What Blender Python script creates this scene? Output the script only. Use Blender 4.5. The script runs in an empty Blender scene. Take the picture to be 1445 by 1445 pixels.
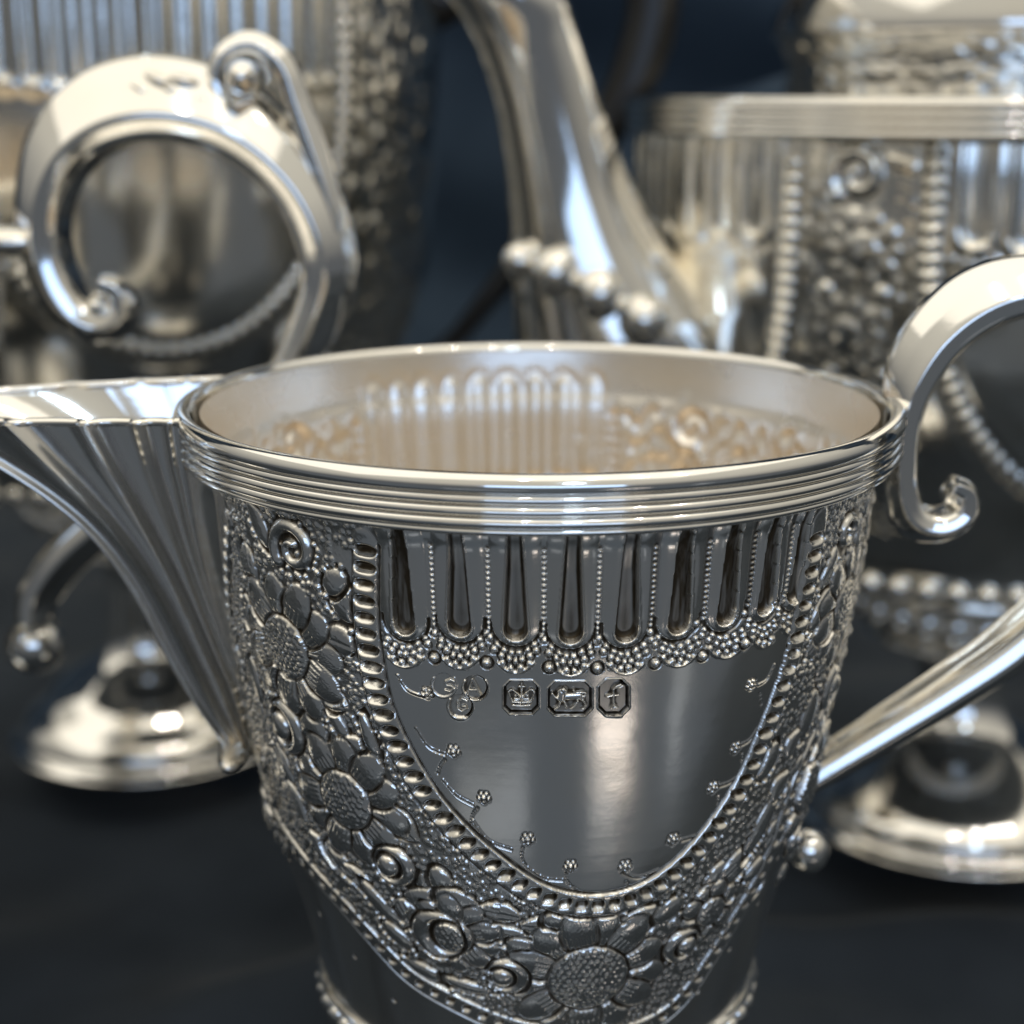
import bpy, math, random
import numpy as np

random.seed(7); rng = np.random.default_rng(7)
S = 0.01                      # everything below is measured in centimetres
PI = math.pi
scene = bpy.context.scene
H = 11.0                      # height of the cream jug's rim above the cloth

# ------------------------------------------------------------------ camera
CAM = np.array([-0.30, -18.03, H + 3.3]); PITCH = math.radians(14.4); FPX = 2300.0
cam_d = bpy.data.cameras.new('camera'); cam = bpy.data.objects.new('camera', cam_d)
scene.collection.objects.link(cam); scene.camera = cam
cam.location = CAM * S; cam.rotation_euler = (PI / 2 - PITCH, 0, 0)
cam_d.sensor_width = 36; cam_d.lens = 36 * FPX / 1445
cam_d.clip_start = 0.005; cam_d.clip_end = 50
cam_d.dof.use_dof = True; cam_d.dof.focus_distance = 0.157; cam_d.dof.aperture_fstop = 18.5
# ------------------------------------------------------------------ room light
world = bpy.data.worlds.new('World'); scene.world = world; world.use_nodes = True
nt = world.node_tree; bg = nt.nodes['Background']
tc = nt.nodes.new('ShaderNodeTexCoord'); sx = nt.nodes.new('ShaderNodeSeparateXYZ')
cr = nt.nodes.new('ShaderNodeValToRGB'); mr = nt.nodes.new('ShaderNodeMapRange')
mr.inputs[1].default_value = -1; mr.inputs[2].default_value = 1
nt.links.new(tc.outputs['Generated'], sx.inputs[0]); nt.links.new(sx.outputs[2], mr.inputs[0])
nt.links.new(mr.outputs[0], cr.inputs[0]); nt.links.new(cr.outputs[0], bg.inputs[0])
e = cr.color_ramp.elements
e[0].position = 0.0; e[0].color = (.066, .080, .096, 1)
e[1].position = 1.0; e[1].color = (.60, .57, .49, 1)
x = e.new(.73); x.color = (.46, .44, .385, 1)
x = e.new(.5); x.color = (.090, .096, .104, 1)
bg.inputs[1].default_value = 1.0

def area(name, loc, size, target, power, color, size_y=None):
    l = bpy.data.lights.new(name, 'AREA'); l.shape = 'RECTANGLE'; l.size = size * S
    l.size_y = (size_y or size) * S; l.energy = power; l.color = color
    o = bpy.data.objects.new(name, l); scene.collection.objects.link(o)
    o.location = np.array(loc) * S
    d = np.array(target, float) - np.array(loc, float)
    from mathutils import Vector
    o.rotation_euler = Vector(d).to_track_quat('-Z', 'Y').to_euler()
    return o
area('ceiling_panel', (-60, 20, 220), 480, (-60, 20.1, 0), 31, (1, .94, .82), 380)
area('window_light', (10, -150, 40), 110, (0, 10, 15), 2.9, (.42, .63, 1.0), 48)
for i, (lx, ly, lz) in enumerate([(30, -60, 150), (55, -50, 150), (80, -40, 150), (-10, -80, 150)]):
    area('downlight', (lx, ly, lz), 3, (5, 10, 5), .4, (1, .95, .88))
area('cool_downlight', (20, -110, 95), 10, (0, 10, 12), .55, (.6, .78, 1.0))
area('shield_patch_fill', (19.9, -37.8, -22.3), 10, (.69, -3.43, 8.36), .017, (1, .88, .78), 2.6)  # added unseen lamp, mirrored as the pale patch on the jug's shield
area('shield_fade_fill', (17.5, -37.5, -25.8), 9, (.6, -3.4, 7.8), .0032, (.9, .95, 1), 5)  # added lamp for the fading glow below that patch
area('shield_left_fill', (-12.5, -37.6, -26.8), 20, (-.5, -3.3, 7.5), .007, (.9, .95, 1), 5)  # added lamp for the soft reflection low on the shield's left
area('shield_right_fill', (35.2, -28.3, -19), 4, (1.34, -3.35, 9.08), .0028, (.9, .95, 1), 9)  # added lamp for the narrow reflected streak on the shield's right
scene.view_settings.view_transform = 'Standard'; scene.view_settings.look = 'None'
scene.view_settings.exposure = .15; scene.view_settings.gamma = 1
scene.render.engine = 'CYCLES'
scene.cycles.max_bounces = 8; scene.cycles.glossy_bounces = 6

# ------------------------------------------------------------------ materials
def principled(name):
    m = bpy.data.materials.new(name); m.use_nodes = True
    return m, m.node_tree, m.node_tree.nodes['Principled BSDF']

def silver(name, base, dirt, rough, bump=.02, scale=1.0, rvar=.08, aniso=0):
    m, t, p = principled(name); N = t.nodes; L = t.links
    p.inputs['Metallic'].default_value = 1
    tcn = N.new('ShaderNodeTexCoord')
    at = N.new('ShaderNodeAttribute'); at.attribute_name = 'tarnish'
    n1 = N.new('ShaderNodeTexNoise'); n1.inputs['Scale'].default_value = 90 * scale; n1.inputs['Detail'].default_value = 6
    L.new(tcn.outputs['Object'], n1.inputs[0])
    n2 = N.new('ShaderNodeTexNoise'); n2.inputs['Scale'].default_value = 1400; n2.inputs['Detail'].default_value = 3
    mp = N.new('ShaderNodeMapping'); mp.inputs['Scale'].default_value = (1, 1, .18)
    L.new(tcn.outputs['Object'], mp.inputs[0]); L.new(mp.outputs[0], n2.inputs[0])
    mm = N.new('ShaderNodeMath'); mm.operation = 'MULTIPLY_ADD'; mm.inputs[1].default_value = .9; mm.inputs[2].default_value = .55
    L.new(n2.outputs[0], mm.inputs[0])
    m2 = N.new('ShaderNodeMath'); m2.operation = 'MULTIPLY'; m2.use_clamp = True
    L.new(at.outputs['Fac'], m2.inputs[0]); L.new(mm.outputs[0], m2.inputs[1])
    mx = N.new('ShaderNodeMix'); mx.data_type = 'RGBA'
    mx.inputs[6].default_value = (*base, 1); mx.inputs[7].default_value = (*dirt, 1)
    L.new(m2.outputs[0], mx.inputs[0])
    # a faint yellowish bloom where the polish has gone
    tint = N.new('ShaderNodeMix'); tint.data_type = 'RGBA'
    rmp = N.new('ShaderNodeMapRange'); rmp.inputs[1].default_value = .45; rmp.inputs[2].default_value = .75; rmp.inputs[4].default_value = .5
    L.new(n1.outputs[0], rmp.inputs[0]); L.new(rmp.outputs[0], tint.inputs[0])
    L.new(mx.outputs[2], tint.inputs[6])
    mul = N.new('ShaderNodeMix'); mul.data_type = 'RGBA'; mul.blend_type = 'MULTIPLY'; mul.inputs[0].default_value = 1
    mul.inputs[7].default_value = (.93, .88, .78, 1); L.new(mx.outputs[2], mul.inputs[6]); L.new(mul.outputs[2], tint.inputs[7])
    L.new(tint.outputs[2], p.inputs['Base Color'])
    ra = N.new('ShaderNodeMath'); ra.operation = 'MULTIPLY_ADD'; ra.inputs[1].default_value = rvar; ra.inputs[2].default_value = rough
    L.new(n1.outputs[0], ra.inputs[0])
    rb = N.new('ShaderNodeMath'); rb.operation = 'MULTIPLY_ADD'; rb.inputs[1].default_value = .35
    L.new(m2.outputs[0], rb.inputs[0]); L.new(ra.outputs[0], rb.inputs[2]); L.new(rb.outputs[0], p.inputs['Roughness'])
    # hairline scratches and slight hammer unevenness
    sc = N.new('ShaderNodeTexNoise'); sc.inputs['Scale'].default_value = 700; sc.inputs['Detail'].default_value = 2
    mp2 = N.new('ShaderNodeMapping'); mp2.inputs['Scale'].default_value = (.12, .12, 1.6); mp2.inputs['Rotation'].default_value = (.15, .1, 0)
    L.new(tcn.outputs['Object'], mp2.inputs[0]); L.new(mp2.outputs[0], sc.inputs[0])
    b1 = N.new('ShaderNodeBump'); b1.inputs['Strength'].default_value = bump * 2; b1.inputs['Distance'].default_value = .0002
    L.new(sc.outputs[0], b1.inputs['Height'])
    b2 = N.new('ShaderNodeBump'); b2.inputs['Strength'].default_value = .12; b2.inputs['Distance'].default_value = .0006
    L.new(n1.outputs[0], b2.inputs['Height']); L.new(b1.outputs[0], b2.inputs['Normal'])
    L.new(b2.outputs[0], p.inputs['Normal'])
    return m
M_SILVER = silver('chased_silver', (.90, .875, .83), (.085, .066, .044), .115, .008, 1.0, .12)
M_POLISH = silver('polished_silver', (.93, .91, .87), (.2, .17, .12), .06, .01, .4, .05)
M_DULL = silver('old_silver', (.90, .87, .80), (.09, .08, .06), .10, .015)
M_GILT = silver('gilt_lining', (.96, .90, .82), (.88, .76, .60), .22, .1, 1.0, .12)

def cloth_mat():
    m, t, p = principled('navy_black_cloth'); N = t.nodes; L = t.links
    tcn = N.new('ShaderNodeTexCoord')
    n = N.new('ShaderNodeTexNoise'); n.inputs['Scale'].default_value = 14; n.inputs['Detail'].default_value = 4
    L.new(tcn.outputs['Object'], n.inputs[0])
    r = N.new('ShaderNodeValToRGB'); r.color_ramp.elements[0].position = .3; r.color_ramp.elements[1].position = .75
    r.color_ramp.elements[0].color = (.015, .020, .027, 1); r.color_ramp.elements[1].color = (.050, .062, .078, 1)
    L.new(n.outputs[0], r.inputs[0]); L.new(r.outputs[0], p.inputs['Base Color'])
    p.inputs['Roughness'].default_value = .85
    p.inputs['Specular IOR Level'].default_value = .2
    if 'Sheen Weight' in p.inputs: p.inputs['Sheen Weight'].default_value = .12; p.inputs['Sheen Roughness'].default_value = .35
    w = N.new('ShaderNodeTexNoise'); w.inputs['Scale'].default_value = 1500
    L.new(tcn.outputs['Object'], w.inputs[0])
    b = N.new('ShaderNodeBump'); b.inputs['Strength'].default_value = .4; b.inputs['Distance'].default_value = .0004
    L.new(w.outputs[0], b.inputs['Height']); L.new(b.outputs[0], p.inputs['Normal'])
    return m
M_CLOTH = cloth_mat()
def backdrop_mat():
    m = M_CLOTH.copy(); m.name = 'blue_backdrop_cloth'
    for n in m.node_tree.nodes:
        if n.type == 'VALTORGB':
            n.color_ramp.elements[0].color = (.030, .050, .080, 1); n.color_ramp.elements[1].color = (.062, .095, .140, 1)
    return m
M_BACK = backdrop_mat()
def ebony_mat():
    m, t, p = principled('ebony'); N = t.nodes; L = t.links
    tcn = N.new('ShaderNodeTexCoord'); n = N.new('ShaderNodeTexNoise'); n.inputs['Scale'].default_value = 60
    mp = N.new('ShaderNodeMapping'); mp.inputs['Scale'].default_value = (1, 1, .1)
    L.new(tcn.outputs['Object'], mp.inputs[0]); L.new(mp.outputs[0], n.inputs[0])
    r = N.new('ShaderNodeValToRGB'); r.color_ramp.elements[0].color = (.006, .006, .006, 1); r.color_ramp.elements[1].color = (.02, .018, .016, 1)
    L.new(n.outputs[0], r.inputs[0]); L.new(r.outputs[0], p.inputs['Base Color'])
    p.inputs['Roughness'].default_value = .3
    return m
M_EBONY = ebony_mat()
def card_mat():
    m, t, p = principled('card'); N = t.nodes; L = t.links
    n = N.new('ShaderNodeTexNoise'); n.inputs['Scale'].default_value = 300
    r = N.new('ShaderNodeValToRGB'); r.color_ramp.elements[0].color = (.78, .74, .68, 1); r.color_ramp.elements[1].color = (.82, .78, .72, 1)
    L.new(n.outputs[0], r.inputs[0]); L.new(r.outputs[0], p.inputs['Base Color']); p.inputs['Roughness'].default_value = .8
    return m

# ------------------------------------------------------------------ helpers
def link(o): scene.collection.objects.link(o); return o
def thing(name, label, cat, loc=(0, 0, 0), group=None):
    o = link(bpy.data.objects.new(name, None)); o.location = np.array(loc, float) * S
    o.empty_display_size = .01
    o['label'] = label; o['category'] = cat
    if group: o['group'] = group
    return o
def mesh_np(name, V, Fq, normals=None, tarnish=None):
    """V (n,3) in cm, Fq (m,4) or (m,3)"""
    me = bpy.data.meshes.new(name); V = np.asarray(V, np.float32) * S; Fq = np.asarray(Fq, np.int32)
    k = Fq.shape[1]
    me.vertices.add(len(V)); me.vertices.foreach_set('co', V.ravel())
    me.loops.add(Fq.size); me.loops.foreach_set('vertex_index', Fq.ravel())
    me.polygons.add(len(Fq)); me.polygons.foreach_set('loop_start', np.arange(0, Fq.size, k, dtype=np.int32))
    me.update(calc_edges=True)
    me.polygons.foreach_set('use_smooth', np.ones(len(Fq), bool))
    if tarnish is not None:
        a = me.attributes.new('tarnish', 'FLOAT', 'POINT'); a.data.foreach_set('value', np.asarray(tarnish, np.float32))
    if normals is not None: me.normals_split_custom_set_from_vertices(np.asarray(normals, np.float32))
    return me
def part(name, me, mat, parent, label=None, loc=None, kind=None):
    o = link(bpy.data.objects.new(name, me)); o.parent = parent
    if not me.materials: me.materials.append(mat)
    if label: o['label'] = label
    if kind: o['kind'] = kind
    if loc is not None: o.location = np.array(loc, float) * S
    return o
def grid_faces(nr, nc, wrap):
    i = np.arange(nr - 1)[:, None]; j = np.arange(nc if wrap else nc - 1)[None, :]; j2 = (j + 1) % nc
    return np.stack([i * nc + j, (i + 1) * nc + j, (i + 1) * nc + j2, i * nc + j2], -1).reshape(-1, 4)
def catmull(P, n):
    P = np.asarray(P, float); out = []
    for i in range(len(P) - 1):
        p0 = P[max(i - 1, 0)]; p1 = P[i]; p2 = P[i + 1]; p3 = P[min(i + 2, len(P) - 1)]
        for t in np.arange(n) / n:
            out.append(.5 * ((2 * p1) + (-p0 + p2) * t + (2 * p0 - 5 * p1 + 4 * p2 - p3) * t * t + (-p0 + 3 * p1 - 3 * p2 + p3) * t ** 3))
    out.append(P[-1]); return np.array(out)
def lathe(name, prof, mat, parent, n=160, smooth_n=6, label=None, loc=None, z0=0.0):
    """prof: list of (r,z)"""
    P = catmull(prof, smooth_n) if smooth_n else np.array(prof, float)
    th = np.linspace(0, 2 * PI, n, endpoint=False)
    V = np.stack([P[:, 0:1] * np.cos(th), P[:, 0:1] * np.sin(th), P[:, 1:2] + 0 * th], -1).reshape(-1, 3)
    Fq = grid_faces(len(P), n, True)
    return part(name, mesh_np(name, V, Fq), mat, parent, label, loc)
def ellipsoid_mesh(name, rx, ry, rz, nu=16, nv=10):
    th = np.linspace(0, 2 * PI, nu, endpoint=False); ph = np.linspace(.02, PI - .02, nv)
    V = np.stack([rx * np.sin(ph)[:, None] * np.cos(th), ry * np.sin(ph)[:, None] * np.sin(th), rz * np.cos(ph)[:, None] + 0 * th], -1).reshape(-1, 3)
    return mesh_np(name, V, grid_faces(nv, nu, True))
def ray(px, py):
    f = np.array([0, math.cos(PITCH), -math.sin(PITCH)]); u = np.array([0, math.sin(PITCH), math.cos(PITCH)]); r = np.array([1., 0, 0])
    return f + r * (px - 722.5) / FPX + u * (722.5 - py) / FPX
def on_plane(px, py, Y):
    d = ray(px, py); t = (Y - CAM[1]) / d[1]; p = CAM + d * t; return p[0], p[2]

# ------------------------------------------------------------------ chased relief on a body of revolution
class Relief:
    def __init__(self, th, v, rfun):
        self.th = np.asarray(th); self.v = np.asarray(v); self.rf = rfun
        self.R = rfun(self.v); n = (len(v), len(th))
        self.H = np.zeros(n, np.float32); self.ID = np.zeros(n, np.int32); self.T = np.zeros(n, np.float32)
        self.parts = [dict(name='body', parent=None, label=None)]
    def new(self, name, parent=0, label=None, kind=None):
        self.parts.append(dict(name=name, parent=parent, label=label, kind=kind)); return len(self.parts) - 1
    def win(self, th0, v0, rad):
        i0, i1 = np.searchsorted(self.v, [v0 - rad, v0 + rad]); r = float(self.rf(np.array([v0]))[0])
        j0, j1 = np.searchsorted(self.th, [th0 - rad / r * 1.05, th0 + rad / r * 1.05])
        if i1 <= i0 or j1 <= j0: return None
        X = (self.th[j0:j1][None, :] - th0) * self.R[i0:i1][:, None]; Y = (self.v[i0:i1] - v0)[:, None] + 0 * X
        return (slice(i0, i1), slice(j0, j1)), X, Y
    def put(self, sl, inside, hh, ring=None, moat=0., pid=None, g=0.):
        Hs = self.H[sl]
        if ring is not None: Hs[ring] = np.minimum(Hs[ring], g - moat)
        Hs[inside] = hh[inside]
        if pid is not None: self.ID[sl][inside] = pid
    def blob(self, th0, v0, a, b=None, ang=0., h=.05, moat=.02, mw=.025, pid=None, base=0., kind='dome', hatch=0, add=False):
        b = b or a; w = self.win(th0, v0, max(a, b) + mw + .02)
        if w is None: return
        sl, X, Y = w; c, s = math.cos(ang), math.sin(ang); xs = X * c + Y * s; ys = -X * s + Y * c
        d = np.hypot(xs / a, ys / b); ins = d < 1
        if kind == 'loz':
            d = (np.abs(xs / a) ** 2.6 + np.abs(ys / b) ** 2.4) ** (1 / 2.5); ins = d < 1
            yy = Y / max(b, .35 * a); f = np.where(yy < -.25, (1 + yy) / .75, (1 - yy) / 1.25); hh = h * np.clip(f + .12, 0, 1) * (1 - np.clip(d, 0, 1) ** 5)
            tt_ = (.75 * np.exp(-((Y + .1 * b) / (.32 * b)) ** 2) * (d < .7)); self.T[sl][ins] = np.maximum(self.T[sl][ins], (tt_ * random.uniform(.2, 1.1))[ins])
        elif kind == 'ball': hh = h * np.sqrt(np.clip(1 - d * d, 0, 1))
        elif kind == 'leaf':
            dd = np.abs(ys) / (b * np.clip(1 - (xs / a) ** 2, .001, 1) ** .8); ins = (dd < 1) & (np.abs(xs) < a); d = np.where(np.abs(xs) < a, dd, 9)
            hh = h * (1 - np.clip(d, 0, 1) ** 3) - .018 * np.exp(-(ys / .014) ** 2)
        else: hh = h * (1 - np.clip(d, 0, 1) ** 3.0)
        if hatch: hh = hh - .013 * hatch * (np.sin(ys * 2 * PI / .055) > .2) * (xs < -.05 * a) * (xs > -.8 * a)
        if add: self.H[sl][ins] += hh[ins]; 
        else:
            ring = (d >= 1) & (d < 1 + mw / min(a, b)) if moat else None
            self.put(sl, ins, base + hh, ring, moat, None, base)
        if pid is not None: self.ID[sl][ins] = pid
    def crescent(self, th0, v0, r1, r2, ang, off, h, pid=None):
        w = self.win(th0, v0, r1 + .05)
        if w is None: return
        sl, X, Y = w; d1 = np.hypot(X, Y) / r1; cx = off * math.cos(ang); cy = off * math.sin(ang)
        d2 = np.hypot(X - cx, Y - cy) / r2; ins = (d1 < 1) & (d2 > 1)
        e = np.minimum((1 - d1) * r1, (d2 - 1) * r2) / (.5 * (r1 - r2 + off))
        hh = h * np.clip(1 - (1 - np.clip(e, 0, 1)) ** 2.2, 0, 1)
        ring = ((d1 >= 1) & (d1 < 1 + .03 / r1)) | ((d1 < 1) & (d2 <= 1) & (d2 > 1 - .03 / r2))
        self.put(sl, ins, hh, ring, .03, pid)
    def seg(self, p, q, w, h, mode='max', power=2., pid=None, w2=None, base=None):
        (ta, va), (tb, vb) = p, q; w2 = w2 or w
        r = float(self.rf(np.array([(va + vb) / 2]))[0])
        L = math.hypot((tb - ta) * r, vb - va)
        wn = self.win((ta + tb) / 2, (va + vb) / 2, L / 2 + max(w, w2) + .01)
        if wn is None: return
        sl, X, Y = wn; dx = (tb - ta) * r / 2; dy = (vb - va) / 2
        t = np.clip(((X + dx) * 2 * dx + (Y + dy) * 2 * dy) / max(L * L, 1e-9), 0, 1)
        ww = w + (w2 - w) * t
        d = np.hypot(X + dx - 2 * dx * t, Y + dy - 2 * dy * t) / ww; ins = d < 1
        hh = h * (1 - np.clip(d, 0, 1) ** power); Hs = self.H[sl]
        if base is not None: hh = hh + base
        if mode == 'max': Hs[ins] = np.maximum(Hs[ins], hh[ins])
        elif mode == 'set': Hs[ins] = 0; self.ID[sl][ins] = 0
        elif mode == 'min': Hs[ins] = np.minimum(Hs[ins], hh[ins])
        if pid is not None: self.ID[sl][ins] = pid
    def line(self, pts, w, h, mode='max', power=2., pid=None, w2=None, base=None):
        n = len(pts) - 1; w2 = w2 or w
        for i in range(n):
            self.seg(pts[i], pts[i + 1], w + (w2 - w) * i / n, h, mode, power, pid, w + (w2 - w) * (i + 1) / n, base)
    def inside(self, poly):
        TH, VV = np.meshgrid(self.th, self.v); res = np.zeros(TH.shape, bool); P = np.asarray(poly); n = len(P)
        for i in range(n):
            x1, y1 = P[i]; x2, y2 = P[(i + 1) % n]
            if y1 == y2: continue
            c = ((VV > min(y1, y2)) & (VV <= max(y1, y2))) & (TH < x1 + (VV - y1) * (x2 - x1) / (y2 - y1))
            res ^= c
        return res
    def flower(self, th, v, rc, rp, n=11, name='flower', k=1., a0=0., ids=True, label=None, sq=1.):
        pid = self.new(name, 0, label) if ids else None
        self.blob(th, v, rp * .85, h=.02, moat=0, base=0)
        order = list(range(0, n, 2)) + list(range(1, n, 2))
        for q in order:
            a = a0 + 2 * PI * (q + .12 * math.sin(q * 5)) / n; rr = rp * (1 + .07 * math.sin(q * 3.1)); rm = rc * .8 + (rr - rc * .8) * .5; r = float(self.rf(np.array([v]))[0])
            pp = self.new('petal', pid) if ids else None
            self.blob(th + rm * math.cos(a) / r, v + rm * math.sin(a), (rr - rc * .8) * .5, min(PI * rm / n * 1.2, rc * .62), a, h=.045 * k, moat=.012, mw=.03 * k, pid=pp, base=.012, hatch=1)
        self.blob(th, v, rc, h=.06 * k, moat=.02, mw=.03, pid=pid, base=.03, kind='ball')
        r = float(self.rf(np.array([v]))[0]); sp = .062 * k
        for iy in range(-12, 13):
            for ix in range(-12, 13):
                x = (ix + .5 * (iy % 2)) * sp + random.uniform(-1, 1) * .2 * sp; y = iy * sp * .87 + random.uniform(-1, 1) * .2 * sp
                if math.hypot(x, y) < rc * .95: self.blob(th + x / r, v + y, sp * random.uniform(.36, .47), h=.018 * k * random.uniform(.5, 1.3), moat=0, kind='ball', add=True)
        return pid
    def smooth(self, n=1):
        for _ in range(n):
            Hh = self.H; P = np.pad(Hh, ((1, 1), (0, 0)), 'edge'); Hh = .25 * P[:-2] + .5 * P[1:-1] + .25 * P[2:]
            self.H = (.25 * np.roll(Hh, 1, 1) + .5 * Hh + .25 * np.roll(Hh, -1, 1)).astype(np.float32)
    def cavity(self, n, gain, lim=1.):
        B = self.H.astype(np.float64)
        for ax in (0, 1):
            c = np.cumsum(np.concatenate([np.repeat(B.take([0], ax), n + 1, ax), B, np.repeat(B.take([-1], ax), n, ax)], ax), ax)
            m = B.shape[ax]; B = (c.take(range(2 * n + 1, 2 * n + 1 + m), ax) - c.take(range(0, m), ax)) / (2 * n + 1)
        self.T = np.maximum(self.T, np.clip((B - self.H - .003) * gain, 0, lim)).astype(np.float32)
    def build(self, parent, mat, ztop, sign=1., partmat=None):
        th, v, R = self.th, self.v, self.R; dr = np.gradient(R, v)
        nrm = 1 / np.sqrt(1 + dr * dr); nr = nrm[:, None]; nz = (dr * nrm)[:, None]      # z = ztop - v
        rad = R[:, None] + self.H * nr * sign; z = (ztop - v)[:, None] + self.H * nz * sign
        c = np.sin(th)[None], -np.cos(th)[None]
        P = np.stack([rad * c[0], rad * c[1], z], -1)
        dv = np.gradient(P, axis=0); du = np.roll(P, -1, 1) - np.roll(P, 1, 1)
        Nn = np.cross(dv, du) * sign; Nn /= np.linalg.norm(Nn, axis=-1, keepdims=True) + 1e-12
        nrw, nc = self.H.shape; Fq = grid_faces(nrw, nc, True)
        if sign < 0: Fq = Fq[:, ::-1]
        fid = self.ID.ravel()[Fq[:, 0]]; fid = np.minimum(fid, self.ID.ravel()[Fq[:, 2]]) if sign > 0 else self.ID.ravel()[Fq[:, 2]]
        order = np.argsort(fid, kind='stable'); fs = fid[order]; ids, st = np.unique(fs, return_index=True); st = list(st) + [len(fs)]
        V = P.reshape(-1, 3); Nv = Nn.reshape(-1, 3); T = self.T.ravel(); objs = {}
        for k, i in enumerate(ids):
            F = Fq[order[st[k]:st[k + 1]]]; u, inv = np.unique(F, return_inverse=True); pr = self.parts[i]
            if i and len(F) < 6 : pass
            me = mesh_np(pr['name'], V[u], inv.reshape(F.shape), Nv[u], T[u])
            objs[i] = part(pr['name'], me, mat, parent, pr['label'], kind=pr.get('kind'))
        for i, o in objs.items():
            q = self.parts[i]['parent']
            if i and q and q in objs: o.parent = objs[q]
        return objs

# ================================================================== SETTING
def cloth_sheet(name, x0, x1, y0, y1, nx, ny, zf, mat, upright=None):
    xs = np.linspace(x0, x1, nx); ys = np.linspace(y0, y1, ny); X, Y = np.meshgrid(xs, ys)
    if upright is None: P = np.stack([X, Y, zf(X, Y)], -1)
    else: P = np.stack([X, upright + zf(X, Y), Y], -1)
    me = mesh_np(name, P.reshape(-1, 3), grid_faces(ny, nx, False)[:, ::-1])
    o = link(bpy.data.objects.new(name, me)); me.materials.append(mat); o['kind'] = 'structure'; return o
def floor_z(X, Y):
    z = -.35 + .16 * np.sin(.55 * X + .9 * Y + 1.2 * np.sin(.23 * X)) + .12 * np.sin(1.1 * X - .7 * Y + np.sin(.4 * Y))
    z += .22 * np.exp(-((Y - .35 * X + 3 - 2 * np.sin(X * .2)) / 1.1) ** 2) + .18 * np.exp(-((X * .8 + Y + 6) / .9) ** 2)
    for (a, b, c, w, h) in [(.5, 1, 4, .7, .45), (-.7, 1, 2.5, .5, .3), (1.1, .6, 9, .8, .4), (-.3, 1, -7.5, .9, .5), (.9, 1, -11, .6, .4), (-1.2, .8, 13, .7, .4), (.2, 1, -3.4, .5, .28), (-.5, 1, 7, .6, .35)]:
        q = (a * X + b * Y + c + 1.3 * np.sin(.3 * X + c) + .7 * np.sin(.55 * Y + a)) / math.hypot(a, b); z += 1.7 * h * np.exp(-(q / w) ** 2) * (.6 + .4 * np.sin(.2 * X + .33 * Y + c))
    z -= .8
    return np.minimum(z, -.02)
cloth_sheet('tablecloth', -90, 90, -8, 62, 400, 260, floor_z, M_CLOTH)
cloth_sheet('backdrop', -110, 110, -6, 80, 260, 160,
            lambda X, Z: 2.4 * np.sin(.21 * Z + 1.4 * np.sin(.07 * X)) + 1.3 * np.sin(.47 * Z + .17 * X) + .8 * np.sin(.07 * X + .05 * Z), M_BACK, upright=60)

# ================================================================== CREAM JUG
jug = thing('cream_jug', 'silver cream jug in the foreground with gilt inside, fluted lip and stamped hallmarks', 'jug')
JP = np.array([(0, 3.86), (.55, 3.80), (.8, 3.73), (1.5, 3.66), (3, 3.45), (4.57, 3.18), (5.8, 2.84), (6.6, 2.64), (6.95, 2.56), (7.2, 2.38), (7.5, 1.9), (8.0, 1.2)])
JC = catmull(JP, 8)
jr = lambda v: np.interp(v, JC[:, 0], JC[:, 1])
def J(px, py, full=False):
    d = ray(px, py); t = np.linspace(10.5, 24, 3000); P = CAM + d * t[:, None]
    v = H - P[:, 2]; f = np.hypot(P[:, 0], P[:, 1]) - jr(v); k = np.argmax((f < 0) & (v > .3))
    if not ((f < 0) & (v > .3)).any(): k = np.argmin(np.where(v > .3, f, 9))
    x, y = P[k, 0], P[k, 1]
    if full: return P[k]
    return math.atan2(x, -y), v[k]
JL = lambda pts: [J(*p) for p in pts]
def cols(segs):
    out = []
    for a, b, n in segs: out.append(np.linspace(a, b, n, endpoint=False))
    return np.concatenate(out)
D = math.radians
jr0 = 3.5
hm0, hm1 = J(608, 985)[0], J(892, 985)[0]
def ncol(a, b, ds): return max(2, int((b - a) * jr0 / ds))
th = cols([(-PI, D(-102), 24), (D(-102), D(-62), ncol(D(-102), D(-62), .02)), (D(-62), hm0, ncol(D(-62), hm0, .0105)),
           (hm0, hm1, ncol(hm0, hm1, .0045)), (hm1, D(66), ncol(hm1, D(66), .0105)), (D(66), D(102), ncol(D(66), D(102), .02)), (D(102), PI, 24)])
hv0, hv1 = J(750, 950)[1], J(750, 1015)[1]
vv = cols([(.50, hv0, int((hv0 - .5) / .0105)), (hv0, hv1, int((hv1 - hv0) / .0045)), (hv1, 6.62, int((6.62 - hv1) / .0105)), (6.62, 8.01, 28)])
R = Relief(th, vv, jr)
inner = [(515, 765), (514, 850), (520, 920), (537, 1000), (578, 1085), (625, 1152), (690, 1215), (760, 1262), (830, 1278), (900, 1265), (960, 1225), (1012, 1165), (1055, 1095), (1090, 1010), (1118, 930), (1137, 850), (1150, 780), (1156, 735)]
outer = [(322, 735), (322, 850), (332, 950), (352, 1050), (385, 1140), (430, 1215), (478, 1270), (520, 1317), (575, 1374), (650, 1418), (730, 1450), (830, 1464), (905, 1450), (960, 1412), (1005, 1350), (1045, 1285), (1085, 1210), (1125, 1100), (1165, 1000), (1200, 880), (1222, 800), (1230, 745)]
ip = catmull(JL(inner), 6); op = catmull(JL(outer), 6)
# floral field ground, sunk and stippled
poly = np.concatenate([[(ip[0, 0], .5)], ip, [(ip[-1, 0], .5)], [(op[-1, 0] + .05, .5)], op[::-1], [(op[0, 0], .5)]])
field = R.inside(poly)
R.H[field] = -.014
rad2 = D(100)
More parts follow.
